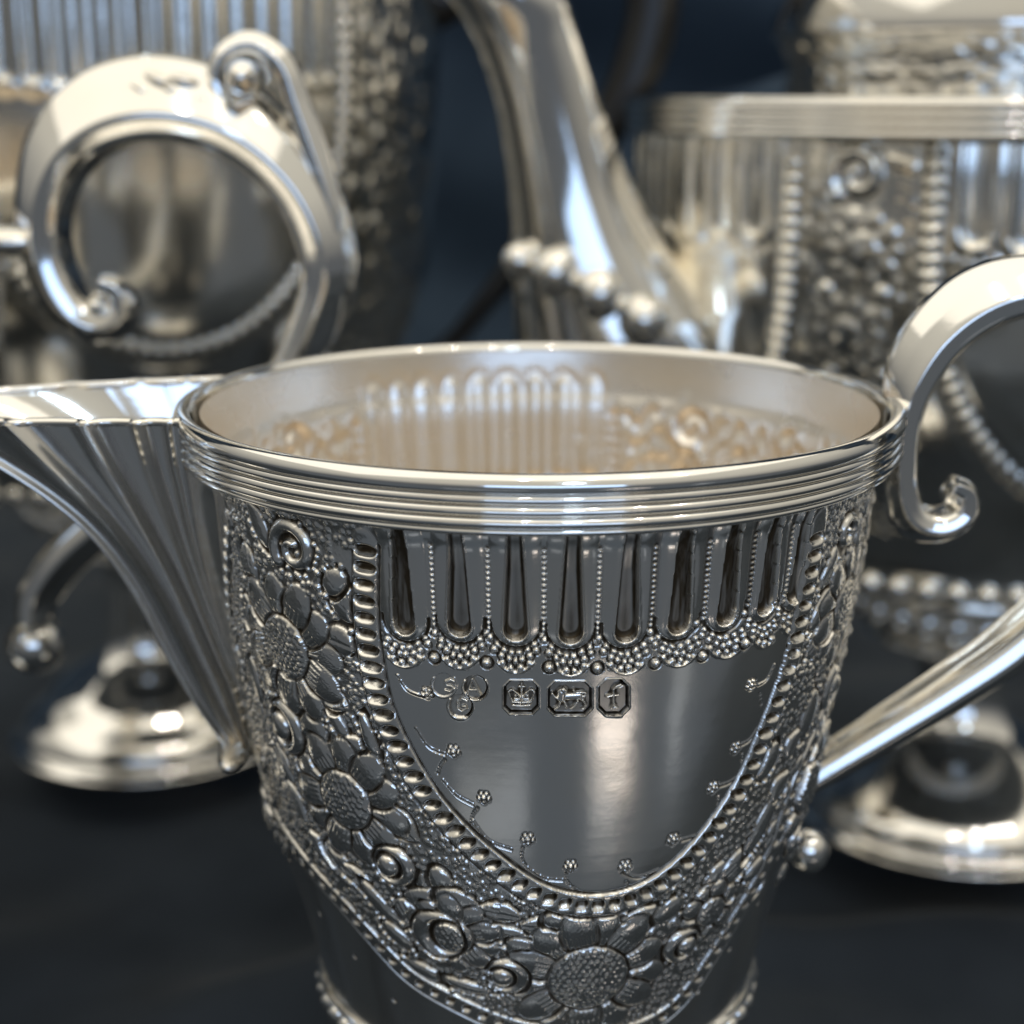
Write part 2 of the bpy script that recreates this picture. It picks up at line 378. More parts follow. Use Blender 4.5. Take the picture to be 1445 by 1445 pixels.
# coarse chasing beyond the borders at both sides
for sgn in (-1, 1):
    for q in range(60):
        t = sgn * random.uniform(D(64), rad2); v = random.uniform(.7, 5.2)
        if sgn < 0 and t > op[0, 0] - .06: continue
        R.blob(t, v, random.uniform(.08, .2), random.uniform(.05, .12), random.uniform(0, 3), h=.05, moat=.02, kind=random.choice(['dome', 'leaf']))

def border(path, half, spacing, a, b, depth, name, grooves=True):
    r = jr(path[:, 1]); seglen = np.hypot(np.diff(path[:, 0]) * (r[1:] + r[:-1]) / 2, np.diff(path[:, 1])); cum = np.concatenate([[0], np.cumsum(seglen)])
    def at(s): return np.interp(s, cum, path[:, 0]), np.interp(s, cum, path[:, 1])
    N = int(cum[-1] / spacing)
    if grooves:
        tt = np.linspace(0, cum[-1], 160); A = np.array([at(t) for t in tt]); rr = jr(A[:, 1])
        tx = np.gradient(A[:, 0]) * rr; ty = np.gradient(A[:, 1]); L = np.hypot(tx, ty); nx, ny = -ty / L, tx / L
        for s2 in (0, -1, 1):
            pts = np.stack([A[:, 0] + s2 * half * nx / rr, A[:, 1] + s2 * half * ny], -1)
            if s2 == 0: R.line([tuple(p) for p in pts], half, .0, 'set'); R.line([tuple(p) for p in pts], half * .97, .022, 'max', 6.)
            else: R.line([tuple(p) for p in pts], .017, -.032, 'min')
    for i in range(N):
        s = (i + .5) * spacing; t, v = at(s); t2, v2 = at(s + .01); r = float(jr(np.array([v]))[0])
        ang = math.atan2(v2 - v, (t2 - t) * r) + PI / 2 + random.uniform(-.05, .05)
        pid = R.new(name) if v < 6.3 and abs(t) < D(75) else None
        sc = random.uniform(.9, 1.08)
        R.blob(t, v, a * sc, b * sc, ang, h=depth * random.uniform(.85, 1.15), moat=0, base=.022, kind='loz', pid=pid)

# flutes of the panel
def borders():
    border(ip, .150, .172, .125, .066, -.085, 'lozenge')
    border(op, .125, .185, .085, .05, -.065, 'lozenge')
fl = [(573, 893), (650, 895), (728, 901), (805, 905), (882, 903), (955, 892), (1021, 880), (1076, 866), (1118, 850)]
for i, (fx, fy) in enumerate(fl):
    t0, vb = J(fx, fy); r = float(jr(np.array([vb]))[0]); i0, i1 = np.searchsorted(R.v, [.5, vb + .4]); j0, j1 = np.searchsorted(R.th, [t0 - .09, t0 + .09])
    X = (R.th[j0:j1][None] - t0) * R.R[i0:i1][:, None]; V_ = R.v[i0:i1][:, None] + 0 * X; sl = (slice(i0, i1), slice(j0, j1))
    # tongue
    w2 = .238 if i < 8 else .15; wv = w2; c2 = vb + .10 - w2
    d2 = np.where(V_ > c2, np.hypot(X, V_ - c2), np.abs(X)) / wv; m = d2 < 1
    hh = .034 * (1 - d2 ** 3) + .004
    R.H[sl][m] = np.maximum(R.H[sl][m] * 0, hh[m])
    g = (np.abs(d2 - 1) < .07) & (V_ > vb - .18); R.H[sl][g] = -.022
    w = np.clip(.062 + .052 * (V_ - .6) / (vb - .6), .03, .112); c = vb - .10
    d = np.where(V_ > c, np.hypot(X, V_ - c) / .108, np.abs(X) / w); m = (d < 1)
    pid = R.new('flute'); R.H[sl][m] = (-.052 * (1 - d ** 5))[m] * np.clip((V_ - .45) / .5, .3, 1)[m]
    R.ID[sl][m] = pid; R.T[sl][m] = np.maximum(R.T[sl][m], (.25 + .55 * np.clip(1 - d * 1.2, 0, 1) * np.clip((V_ - .5) * 1.1, .25, 1))[m])
    lip = (d >= 1) & (d < 1.25); R.H[sl][lip] += .012
bs = [(613, 890), (690, 893), (767, 897), (843, 896), (918, 893), (992, 880), (1054, 868), (1106, 850)]
for bx, by in bs:
    t0, vb = J(bx, by); R.line([(t0, .72), (t0, vb)], .022, -.022, 'min')
    pid = R.new('bead_strip', 0, None, 'stuff')
    for v in np.arange(.75, vb, .055): R.blob(t0, v, .021, .0235, h=.024, moat=0, base=-.006, kind='ball', pid=pid)
# garland of small beads with a drop pearl at each join
for i, (fx, fy) in enumerate(fl):
    pid = R.new('bead_garland', 0, None, 'stuff'); w = 37 if i < 7 else 24
    for row, (dy, lim, n) in enumerate([(20, 1., 8), (30, .8, 7), (40, .5, 4)]):
        for t in np.linspace(-lim, lim, n):
            x = fx + t * w + random.uniform(-1, 1); y = fy + 20 + dy - 18 - 22 * abs(t) ** 1.8 + random.uniform(-1.2, 1.2)
            T0, V0 = J(x, y); R.blob(T0, V0, random.uniform(.030, .040), h=.027, moat=.018, mw=.012, base=-.004, kind='ball', pid=pid)
    arc = JL([(fx + t * w * .75, fy + 48 - 17 * t * t) for t in np.linspace(-.9, .9, 7)])
    R.line(arc, .016, .026, 'max')
for x, y in [(613, 928), (687, 935), (775, 942), (843, 943), (925, 936), (992, 926), (1052, 908)]:
    t, v = J(x, y); R.blob(t, v, .05, h=.05, moat=.02, mw=.02, kind='ball', pid=R.new('pearl'))

# hallmarks
def Z(zx, zy): return J(600 + zx / 4.516, 930 + zy / 4.516)
def stamp_poly(pts, depth, pid):
    P = np.array([Z(*p) for p in pts]); c = P.mean(0); w = R.win(c[0], c[1], .38)
    sl, X, Y = w; TH = R.th[sl[1]][None] + 0 * X; VV = R.v[sl[0]][:, None] + 0 * X; ins = np.zeros(X.shape, bool); n = len(P)
    for i in range(n):
        x1, y1 = P[i]; x2, y2 = P[(i + 1) % n]
        if abs(y1 - y2) < 1e-9: continue
        ins ^= ((VV > min(y1, y2)) & (VV <= max(y1, y2))) & (TH < x1 + (VV - y1) * (x2 - x1) / (y2 - y1))
    ring = [tuple(p) for p in P] + [tuple(P[0])]
    R.line(ring, .030, .014, 'max'); R.H[sl][ins] = depth; R.ID[sl][ins] = pid; R.T[sl][ins] = .42
    R.line(ring, .013, depth - .022, 'min', pid=pid)
def octo(x0, y0, x1, y1, c): return [(x0 + c, y0), (x1 - c, y0), (x1, y0 + c), (x1, y1 - c), (x1 - c, y1), (x0 + c, y1), (x0, y1 - c), (x0, y0 + c)]
def strokes(lst, w, h, pid, base):
    for pl in lst: R.line([Z(*p) for p in pl], w, h, 'max', 3., pid, None, base)
    R.T[(R.ID == pid) & (R.H > base + .3 * h)] = 0
HB = -.042
p1 = R.new('hallmark', 0, 'stamped crown in an eight-sided recess'); stamp_poly(octo(508, 145, 714, 342, 36), HB, p1)
strokes([[(556, 297), (612, 302), (668, 297)], [(552, 276), (612, 281), (674, 276)], [(552, 276), (538, 240), (530, 212)], [(674, 276), (688, 240), (697, 212)],
         [(530, 212), (558, 200), (586, 222), (606, 250)], [(697, 212), (668, 198), (642, 222), (622, 250)], [(614, 275), (614, 200)]], .0135, .04, p1, HB)
strokes([[(614, 158), (614, 200)], [(598, 180), (630, 180)]], .016, .036, p1, HB)
for zx, zy in [(575, 240), (650, 240), (545, 205), (684, 205)]: t, v = Z(zx, zy); R.blob(t, v, .018, h=.03, moat=0, base=HB, kind='ball', pid=p1)
strokes([[(570, 262), (655, 262)]], .016, .022, p1, HB)
p2 = R.new('hallmark', 0, 'stamped walking lion in an eight-sided recess'); stamp_poly(octo(790, 150, 1055, 352, 40), HB, p2)
strokes([[(862, 248), (985, 240)]], .046, .046, p2, HB)
strokes([[(872, 222), (868, 256)]], .05, .056, p2, HB)
strokes([[(880, 198), (890, 204)]], .036, .06, p2, HB); strokes([[(862, 200), (852, 208)]], .022, .046, p2, HB)
strokes([[(985, 245), (1002, 255)]], .036, .038, p2, HB)
strokes([[(1005, 265), (1024, 290), (1015, 316), (1002, 320)], [(972, 270), (958, 296), (932, 318)], [(860, 280), (850, 305), (826, 322)], [(890, 280), (900, 312)], [(850, 255), (826, 245), (808, 222)],
         [(1005, 240), (1022, 236), (1024, 218), (1000, 212), (962, 216), (945, 200)]], .0155, .046, p2, HB)
p3 = R.new('hallmark', 0, 'stamped letter f in a narrow eight-sided recess'); stamp_poly(octo(1112, 136, 1290, 352, 44), HB, p3)
strokes([[(1262, 172), (1240, 186), (1218, 176), (1200, 196), (1202, 240), (1204, 296), (1188, 322)], [(1188, 322), (1212, 308), (1228, 316)], [(1160, 244), (1190, 234), (1232, 232)], [(1218, 176), (1246, 164)]], .017, .048, p3, HB)
p4 = R.new('hallmark', 0, 'three rubbed round punches with the letters S A G')
for zx, zy, d_ in [(120, 165, .012), (320, 182, .026), (225, 300, .022)]:
    t, v = Z(zx, zy); R.blob(t, v, .125, .125, h=-.001, moat=0, base=-d_ * .8, pid=p4)
    R.line([Z(zx + 80 * math.cos(a), zy + 80 * math.sin(a)) for a in np.linspace(-.6, PI + .6, 16)], .014, d_ * .7, 'max')
    if d_ > .02: R.line([Z(zx + 74 * math.cos(a), zy + 74 * math.sin(a)) for a in np.linspace(-1.4, 1.2, 10)], .012, -.045, 'min', pid=p4)
strokes([[(185, 142), (160, 130), (130, 142), (134, 165), (168, 172), (182, 190), (160, 208), (128, 198)]], .012, .02, p4, -.01)
strokes([[(262, 225), (300, 128), (352, 228)], [(282, 195), (330, 195)]], .012, .028, p4, -.02)
strokes([[(268, 268), (235, 250), (205, 275), (205, 315), (235, 335), (262, 318), (258, 300), (238, 300)]], .012, .026, p4, -.018)

# sprigs on the plain shield
def sprig(pts, fx, fy, tail=None):
    pid = R.new('sprig'); pp = catmull(JL(pts), 5); R.line([tuple(p) for p in pp], .012, -.03, 'min', pid=pid)
    R.line([(p[0], p[1] - .022) for p in pp], .011, .016, 'max')
    for p in pp[::2]: R.blob(p[0], p[1] - .02, .014, h=.02, moat=0, kind='ball')
    if tail:
        tp = catmull(JL(tail), 4)
        for p in tp: R.blob(p[0], p[1], .02, .009, .2, h=-.02, moat=0, kind='ball', pid=pid)
    t, v = J(fx, fy); r = float(jr(np.array([v]))[0])
    for q in range(5): a = q * 2 * PI / 5 + .3; R.blob(t + .042 * math.cos(a) / r, v + .042 * math.sin(a), .024, h=.026, moat=.016, mw=.012, kind='ball', pid=pid)
    R.blob(t, v, .026, h=.034, moat=.02, mw=.008, kind='ball', pid=pid)
sprig([(562, 955), (575, 975), (600, 985)], 603, 978)
sprig([(588, 1030), (605, 1055), (628, 1065)], 640, 1060, [(628, 1072), (622, 1080), (618, 1092)])
sprig([(626, 1102), (645, 1124), (668, 1137)], 683, 1125, [(674, 1140), (667, 1150), (665, 1164)])
sprig([(668, 1160), (690, 1188), (722, 1200)], 745, 1184, [(738, 1196), (737, 1212), (745, 1226)])
sprig([(745, 1226), (768, 1240), (794, 1243)], 805, 1222, [(799, 1232), (802, 1246), (815, 1256)])
sprig([(878, 1232), (900, 1240), (928, 1230)], 882, 1222, [(884, 1244), (890, 1252)])
sprig([(962, 1187), (984, 1180), (1002, 1166)], 950, 1184, [(968, 1194), (970, 1204)])
sprig([(1016, 1110), (1030, 1105), (1044, 1094)], 1006, 1111, [(1012, 1122), (1012, 1134)])
sprig([(1046, 1052), (1058, 1045), (1068, 1030)], 1038, 1055, [(1046, 1062), (1046, 1074)])
sprig([(1070, 968), (1082, 960), (1092, 940)], 1060, 966, [(1072, 978), (1074, 994)])

# floral field
LS = 1.3
def Jb(px, py, a, b, ang, **k): t, v = J(px, py); R.blob(t, v, a, b, math.radians(ang), **k)
def leafp(px, py, a, b, ang, h=.06, kind='dome', hatch=0): Jb(px, py, a * LS, b * LS, ang, h=h, moat=.04, mw=.04, base=-.01, kind=kind, hatch=hatch, pid=R.new('leaf'))
leaves = [(482, 848, .19, .13, 60), (478, 905, .17, .13, 10), (470, 822, .13, .1, -50), (440, 1035, .2, .16, -60), (470, 1010, .26, .07, 60), (505, 1060, .16, .12, 40),
          (520, 1085, .14, .13, 0), (468, 985, .16, .12, 20), (560, 1160, .22, .12, 40), (535, 1190, .2, .12, 60), (520, 1040, .2, .06, 75),
          (602, 1250, .14, .1, -70), (622, 1246, .14, .1, -110), (598, 1272, .19, .12, -10), (645, 1276, .19, .13, 20), (575, 1290, .15, .1, 60), (706, 1288, .18, .1, 10),
          (725, 1322, .26, .09, 20), (742, 1345, .18, .12, 40), (760, 1308, .15, .09, 10), (790, 1300, .13, .09, 0), (905, 1300, .2, .12, -20), (945, 1285, .15, .1, -40), (880, 1318, .17, .09, -20),
          (1012, 1240, .17, .12, -50), (1040, 1222, .2, .13, -40), (1000, 1262, .13, .1, -40), (1068, 1225, .15, .09, -30), (1078, 1160, .3, .1, -60), (1095, 1178, .18, .16, -60), (1065, 1255, .12, .09, 0),
          (1085, 1075, .17, .1, -60), (1142, 1010, .22, .13, -70), (1118, 1050, .14, .1, -60), (1160, 1045, .17, .09, -60), (1100, 1110, .15, .11, -50), (1155, 900, .2, .12, -50), (1170, 925, .22, .1, -40),
          (1172, 800, .2, .08, -60), (1190, 780, .2, .08, -70), (1210, 760, .22, .07, -80), (1160, 860, .2, .09, -50), (430, 1090, .15, .1, 30), (400, 1080, .2, .1, 60), (420, 1130, .2, .08, 60),
          (455, 1200, .2, .1, 50), (480, 1215, .2, .09, 40), (510, 1245, .22, .09, 40), (535, 1275, .22, .08, 45), (560, 1320, .16, .08, 40), (600, 1370, .2, .07, 20), (660, 1392, .2, .06, 10),
          (385, 985, .18, .08, 70), (360, 960, .2, .1, 80), (352, 880, .25, .1, 85), (350, 800, .2, .12, 80), (365, 740, .2, .1, 60), (382, 840, .16, .1, -60)]
for lx, ly, a, b, g in leaves: leafp(lx, ly, a, b, g, kind=random.choice(['dome', 'dome', 'leaf']), hatch=random.choice([0, 1]))
def fl_(px, py, *a, **k): t, v = J(px, py); R.flower(t, v, *a, **k)
fl_(404, 912, .34, .80, 11, k=1.15); fl_(488, 1128, .33, .74, 11, a0=.2, k=1.1); fl_(830, 1378, .42, .86, 13, a0=.1, k=1.15)
fl_(640, 1320, .21, .50, 10, a0=.3); fl_(1190, 852, .30, .68, 11, k=1.1); fl_(1136, 1108, .3, .62, 11); fl_(1002, 1285, .18, .38, 9)
fl_(370, 1150, .2, .38, 9)
t, v = J(618, 1318); R.crescent(t, v, .30, .21, 0., .12, .09, R.new('crescent'))
for bx, by, r_, ang in [(404, 1026, .16, 180), (556, 1222, .13, 180), (716, 1378, .12, 170), (962, 1334, .12, 20), (1172, 968, .15, 30), (1118, 1182, .10, 0)]:
    t, v = J(bx, by); R.crescent(t, v, r_ * 1.9, r_ * 1.25, math.radians(ang), r_ * .55, .08, R.new('crescent')); R.blob(t - .3 * r_ / 3.5 * math.cos(math.radians(ang)) * 0 + r_ * .5 * math.cos(math.radians(ang)) / 3.4, v, r_, h=.13, moat=.03, mw=.03, kind='ball', pid=R.new('boss'))
def scroll(px, py, r0, turns, a0, sgn, w):
    t, v = J(px, py); pid = R.new('scroll'); pts = []
    R.blob(t, v, r0 * 1.25, h=-.001, moat=0, base=-.03)
    for q in np.linspace(0, 1, 46): a = a0 + sgn * turns * 2 * PI * q; rr = r0 * (1 - .82 * q); pts.append((t + rr * math.cos(a) / jr0, v + rr * math.sin(a)))
    R.line(pts, w, .085, 'max', 2.2, pid, w * .55, -.02)
scroll(413, 775, .29, 1.35, 2.6, 1, .085); scroll(1196, 752, .2, 1.2, 0, -1, .06)
flat = field & (np.abs(R.th)[None, :] < 9); R.H[flat] = R.H[flat] * .66
borders()
# beads packed into the gaps
inF = lambda t, v: field[min(np.searchsorted(R.v, v), len(R.v) - 1), min(np.searchsorted(R.th, t), len(R.th) - 1)]
occ = (R.ID > 0) | (R.H > .004); pid = R.new('berry_ground', 0, None, 'stuff')
n_try = 0
for _ in range(16000):
    t = random.uniform(D(-72), D(75)); v = random.uniform(.55, 6.4)
    i = min(np.searchsorted(R.v, v), len(R.v) - 1); j = min(np.searchsorted(R.th, t), len(R.th) - 1)
    if not field[i, j] or occ[i, j]: continue
    r_ = random.uniform(.024, .042); k = max(2, int(r_ / .0105 * 1.0))
    if occ[max(i - k, 0):i + k, max(j - k, 0):j + k].mean() > .12: continue
    k = max(2, int(r_ / .0105 * .9)); occ[max(i - k, 0):i + k, max(j - k, 0):j + k] = True
    R.blob(t, v, r_, h=.024, moat=.0, mw=.008, base=-.012, kind='ball', pid=pid)
# sparse punched dots and a drawn line below the outer border
off = [(x - (14 if x < 760 else -14) * 1.6, y + 30) for x, y in outer[3:16]]
for px_, py_ in [(450, 1288), (500, 1350), (556, 1412), (405, 1220), (985, 1400), (1030, 1340), (1070, 1275), (1098, 1210)]:
    t, v = J(px_, py_); R.blob(t, v, .035, .03, h=-.035, moat=0, kind='ball')
R.H += (rng.normal(0, 1, R.H.shape) * .0016 * field).astype(np.float32)
TH_, VV_ = np.meshgrid(R.th * jr0, R.v)
R.H += (.0022 * np.sin(2.1 * TH_ + 1.3 * np.sin(1.7 * VV_ + .6)) * np.sin(1.6 * VV_ + .9 * np.sin(1.9 * TH_)) + .0009 * np.sin(5.1 * TH_ + 3.3 * VV_) * np.sin(4.2 * VV_ - 2.7 * TH_ + 1)).astype(np.float32)
Hk = R.H.copy(); R.smooth(1)
ia, ib = np.searchsorted(R.v, [hv0, hv1]); ja, jb = np.searchsorted(R.th, [hm0, hm1]); R.H[ia:ib, ja:jb] = Hk[ia:ib, ja:jb]
R.cavity(8, 70, .97)
jobj = R.build(jug, M_SILVER, H)

# rim reeds
def ring(name, rc, zc, rr, parent, mat=M_POLISH, n=220, sq=1.):
    P = [(rc + rr * math.cos(a), zc + rr * sq * math.sin(a)) for a in np.linspace(0, 2 * PI, 17)]
    return lathe(name, P, mat, parent, n, 0)
lathe('rim', [(3.74, H - .5), (3.80, H - .25), (3.84, H - .06), (3.87, H + .0), (3.92, H + .03), (3.99, H + .01), (4.03, H - .05), (4.035, H - .10), (4.0, H - .145), (3.9, H - .15)], M_POLISH, jug, 240, 4)
for q in range(3): ring('reed', 3.945, H - .205 - .108 * q, .066, jug, sq=.82)
ring('reed', 3.90, H - .515, .05, jug, sq=.8)
# lining (gilt inside, the back of the chasing)
def panel(R, thc, hw, v0, vfb, vb, nfl, k=1., parts=True, vborder=None, rr=3.7):
    """generic panel: flutes over a plain shield within a border of dimples"""
    r = float(R.rf(np.array([(v0 + vfb) / 2]))[0]); fw = 2 * hw * r / nfl
    sh = []
    for a in np.linspace(0, PI, 31):
        sh.append((thc - hw * math.cos(a), vfb + (vb - vfb) * math.sin(a) ** .9))
    path = np.array([(thc - hw, v) for v in np.linspace(v0, vfb, 8, endpoint=False)] + sh + [(thc + hw, v) for v in np.linspace(vfb, v0, 8)[1:]])
    rr_ = R.rf(path[:, 1]); cum = np.concatenate([[0], np.cumsum(np.hypot(np.diff(path[:, 0]) * rr_[1:], np.diff(path[:, 1])))])
    at = lambda s: (float(np.interp(s, cum, path[:, 0])), float(np.interp(s, cum, path[:, 1])))
    A = np.array([at(s) for s in np.linspace(0, cum[-1], 120)]); Rr = R.rf(A[:, 1]); tx = np.gradient(A[:, 0]) * Rr; ty = np.gradient(A[:, 1]); L = np.hypot(tx, ty)
    R.line([tuple(p) for p in A], .25 * k, .03 * k, 'max', 6)
    for s2 in (-1, 1): R.line([(a[0] - s2 * .25 * k * ty[i] / L[i] / Rr[i], a[1] + s2 * .25 * k * tx[i] / L[i]) for i, a in enumerate(A)], .035 * k, -.045 * k, 'min')
    sp = .29 * k
    for q in range(int(cum[-1] / sp)):
        t, v = at((q + .5) * sp); t2, v2 = at((q + .5) * sp + .02); ang = math.atan2(v2 - v, (t2 - t) * r) + PI / 2
        R.blob(t, v, .21 * k, .115 * k, ang, h=.15 * k, moat=.03 * k, mw=.03, base=.0, kind='ball', pid=R.new('lozenge') if parts else None)
    for q in range(nfl):
        t0 = thc - hw + (q + .5) * 2 * hw / nfl; t0 = thc + (t0 - thc) * .92
        pid = R.new('flute') if parts else None
        dip = .25 * k * (1 - ((t0 - thc) / hw) ** 2)
        R.line([(t0, v0 - .3), (t0, vfb - fw * .3 + dip)], fw * .44, .11 * k, 'max', 3., pid); R.line([(t0, v0 - .3), (t0, vfb - fw * .36 + dip)], fw * .29, -.05 * k, 'min', 4., pid)
        for b in range(5): R.blob(t0 + (b - 2) * fw * .2 / r, vfb + dip + fw * .28 - abs(b - 2) * .05 * k, .07 * k, h=.06 * k, moat=0, kind='ball')
def fieldfill(R, thc, w, v0, vb, k, n, parts=True):
    r = float(R.rf(np.array([v0]))[0])
    v = v0 + .55 * k
    for q in range(n):
        R.blob(thc + random.uniform(-w, w), random.uniform(v0, vb), random.uniform(.12, .34) * k, random.uniform(.08, .17) * k, random.uniform(0, 3.1), h=.06 * k, moat=.03 * k, mw=.05 * k, kind=random.choice(['dome', 'leaf', 'leaf']))
    pid = R.new('scroll') if parts else None; R.blob(thc, v, .55 * k, h=0.001, moat=0, base=-.03)
    R.line([(thc + .5 * k * (1 - .8 * s) * math.cos(2.4 + 8 * s) / r, v + .5 * k * (1 - .8 * s) * math.sin(2.4 + 8 * s)) for s in np.linspace(0, 1, 30)], .15 * k, .17 * k, 'max', 2.2, pid, .1 * k)
    v += 1.25 * k; s = 1
    while v < vb:
        R.flower(thc + s * .15 * w, v, .33 * k, .72 * k, 10, k=1.4 * k, ids=parts); 
        for g in (-1, 1): R.blob(thc + g * w * .5, v + .75 * k, .17 * k, h=.10 * k, moat=.04, mw=.05, kind='ball', pid=R.new('boss') if parts else None)
        v += 1.5 * k; s = -s
    for _ in range(260):
        R.blob(thc + random.uniform(-w, w) * 1.05, random.uniform(v0, vb), .06 * k, h=.018 * k, moat=0, kind='ball', add=True)
thl = np.linspace(-PI, PI, 640, endpoint=False); vl = np.linspace(.05, 7.2, 170)
jl = lambda v: np.interp(v, JC[:, 0], JC[:, 1]) - .11
Li = Relief(thl, vl, jl); Li.parts[0]['name'] = 'lining'
for c in (-PI + .62 + .0, ):
    pass
# the flutes and flowers seen from behind, on the far wall (angle pi is the middle of the far wall); work on a shifted grid
Li.th = thl + PI          # 0 .. 2pi, so the far wall is not cut by the seam
for q in range(900):
    t_ = random.uniform(PI - 1.5, PI + 1.6); v_ = random.uniform(.75, 5.5)
    if abs(t_ - PI - .2) < .52 and v_ < 1.9: continue
    Li.blob(t_, v_, random.uniform(.07, .2), random.uniform(.05, .11), random.uniform(0, 3.1), h=random.uniform(.02, .06), moat=.015, mw=.04, kind=random.choice(['dome', 'leaf']))
panel(Li, PI + .2, .50, .8, 1.7, 4.6, 9, .5, False)
fieldfill(Li, PI - .60, .22, .7, 5.5, .5, 60, False); fieldfill(Li, PI + .99, .24, .7, 5.5, .5, 60, False)
Li.H *= -1.25
Li.smooth(2)
Li.T = np.clip(-Li.H * 6, 0, .7).astype(np.float32)
Li.parts[0]['label'] = 'warm gilt inside wall showing the flutes from behind'
Li.build(jug, M_GILT, H, -1.)
lathe('lining_floor', [(2.6, H - 6.9), (2.0, H - 7.3), (.01, H - 7.4)], M_GILT, jug, 80, 4)
# bead ring, stem, foot
lathe('stem', [(2.5, H - 7.15), (2.0, H - 7.5), (1.2, H - 7.9), (.8, H - 8.4), (.75, H - 8.9), (1.0, H - 9.4)], M_POLISH, jug, 96)
lathe('foot', [(1.0, H - 9.4), (1.25, H - 9.9), (1.9, H - 10.35), (2.35, H - 10.6), (2.45, H - 10.75), (2.42, H - 11), (.1, H - 10.95)], M_POLISH, jug, 128)
bm_ = ellipsoid_mesh('bead', .14, .14, .14, 20, 14)
for q in range(56):
    a = 2 * PI * q / 56; part('bead', bm_, M_POLISH, jug, loc=(2.56 * math.cos(a), 2.56 * math.sin(a), H - 7.05))
lathe('bead_rail', [(2.5, H - 6.8), (2.64, H - 6.86), (2.64, H - 6.92), (2.4, H - 7.0)], M_POLISH, jug, 160, 4)

# ------------------------------------------------------------------ fluted lip
def build_spout():
    keel = catmull([(-7.7, .12), (-6.95, .38), (-6.08, .76), (-5.5, 1.15), (-5.05, 1.66), (-4.70, 2.3), (-4.42, 2.95), (-4.10, 3.5), (-3.70, 4.05)], 8)
    nt_ = 64; tt = np.linspace(0, 1, nt_); L = np.concatenate([[0], np.cumsum(np.hypot(*np.diff(keel, axis=0).T))]); L /= L[-1]
    kx = np.interp(tt, L, keel[:, 0]); kv = np.interp(tt, L, keel[:, 1])
    sv = .02 + (kv[-1] + .02) * tt ** 1.0; th_s = np.radians(-70 + 2 * tt + 0 * tt)      # seam on the body: angle from the camera side
    rs = 4.0 + (jr(sv) - .04 - 4.0) * np.clip(sv / 3.2, 0, 1)
    sxx = rs * np.sin(np.radians(-70)); syy = -rs * np.cos(np.radians(-70)) * (1 - .45 * tt)
    sxx = -np.sqrt(np.clip(rs ** 2 - syy ** 2, 0, 99))
    nu = 380; u = np.linspace(-1, 1, nu); ph = u * PI / 2
    ck = np.array([.03, .11, .25, .45, .72]); uk0 = np.arccos(ck ** .8) / (PI / 2)
    uk = np.concatenate([[-1], -uk0, uk0[::-1], [1]]); gu = np.interp(u, uk, np.arange(len(uk)))
    nfl = len(uk) - 1
    def surf(off, fl_amp, lip=0.):
        P = np.zeros((nt_, nu, 3))
        for i in range(nt_):
            c = np.cos(ph) ** 1.25; s = np.sin(ph)
            x_ = sxx[i] + (kx[i] - sxx[i] + off) * c; y_ = np.abs(syy[i] + (off if off else 0)) * s
            v_ = sv[i] * (1 - c) + kv[i] * c
            sc = np.abs(np.sin((u + 1) / 2 * nfl * PI)); amp = fl_amp * (.25 + .75 * math.sin(PI * min(1, .5 + .5 * (1 - tt[i])) / 1))
            amp = fl_amp * (1.0 - .45 * tt[i])
            nx_ = -np.cos(ph * .8); ny_ = np.sin(ph)
            fr = gu % 1; ds_ = np.minimum(fr, 1 - fr)
            e_ = (1.0 * np.exp(-(ds_ / .085) ** 2) - .7 * np.sin(PI * fr)) * amp * np.clip(np.cos(ph) * 5, 0, 1)
            P[i] = np.stack([x_ + nx_ * e_ * .6, y_ + ny_ * e_, H - v_ + 0 * x_ - .35 * amp * 0], -1)
        return P
    A = surf(0, .15); B = surf(.10, 0); B[:, :, 2] += .0
    B[0, :, 2] = A[0, :, 2]
    V = np.concatenate([A.reshape(-1, 3), B.reshape(-1, 3)]); Fo = grid_faces(nt_, nu, False); Fi = grid_faces(nt_, nu, False)[:, ::-1] + nt_ * nu
    # each flute its own part on the outside; inside and lip in one
    sp = part('spout', mesh_np('spout', B.reshape(-1, 3), grid_faces(nt_, nu, False)[:, ::-1]), M_POLISH, jug, 'fluted pouring lip, its inside plain and bright')
    cav = np.tile(np.exp(-((np.minimum(gu % 1, 1 - gu % 1) - .2) / .08) ** 2), (nt_, 1)) * .6
    bnd = np.round((uk + 1) / 2 * (nu - 1)).astype(int)
    du = np.gradient(A, axis=1); dv = np.gradient(A, axis=0); Nn = np.cross(du, dv); Nn /= np.linalg.norm(Nn, axis=-1, keepdims=True) + 1e-9
    if Nn[10, nu // 2, 0] > 0: Nn = -Nn
    for q in range(nfl):
        a, b = bnd[q], bnd[q + 1] + 1; sub = A[:, a:b]; f = grid_faces(nt_, b - a, False)
        part('flute', mesh_np('flute', sub.reshape(-1, 3), f, None, cav[:, a:b].ravel()), M_SILVER, sp)
    for e_i, sg in ((0, -1), (nu - 1, 1)):      # plain strip soldering each side of the lip to the body
        C0 = A[:, e_i]; ang = np.arctan2(C0[:, 0], -C0[:, 1]); ang = np.where(True, ang, ang); vv_ = H - C0[:, 2]
        cols_ = []
        for f_ in np.linspace(0, 1, 7):
            r_f = np.hypot(C0[:, 0], C0[:, 1]) * (1 - f_) + (jr(np.clip(vv_, .5, 9)) - .08) * f_; a_f = ang - sg * D(7.5) * f_ * (-1)
            a_f = ang + (D(8.5) * f_ if sg < 0 else -D(8.5) * f_)
            cols_.append(np.stack([r_f * np.sin(a_f), -r_f * np.cos(a_f), C0[:, 2]], -1))
        part('solder_strip', mesh_np('solder_strip', np.stack(cols_, 1)[8:].reshape(-1, 3), grid_faces(nt_ - 8, 7, False)), M_SILVER, sp)
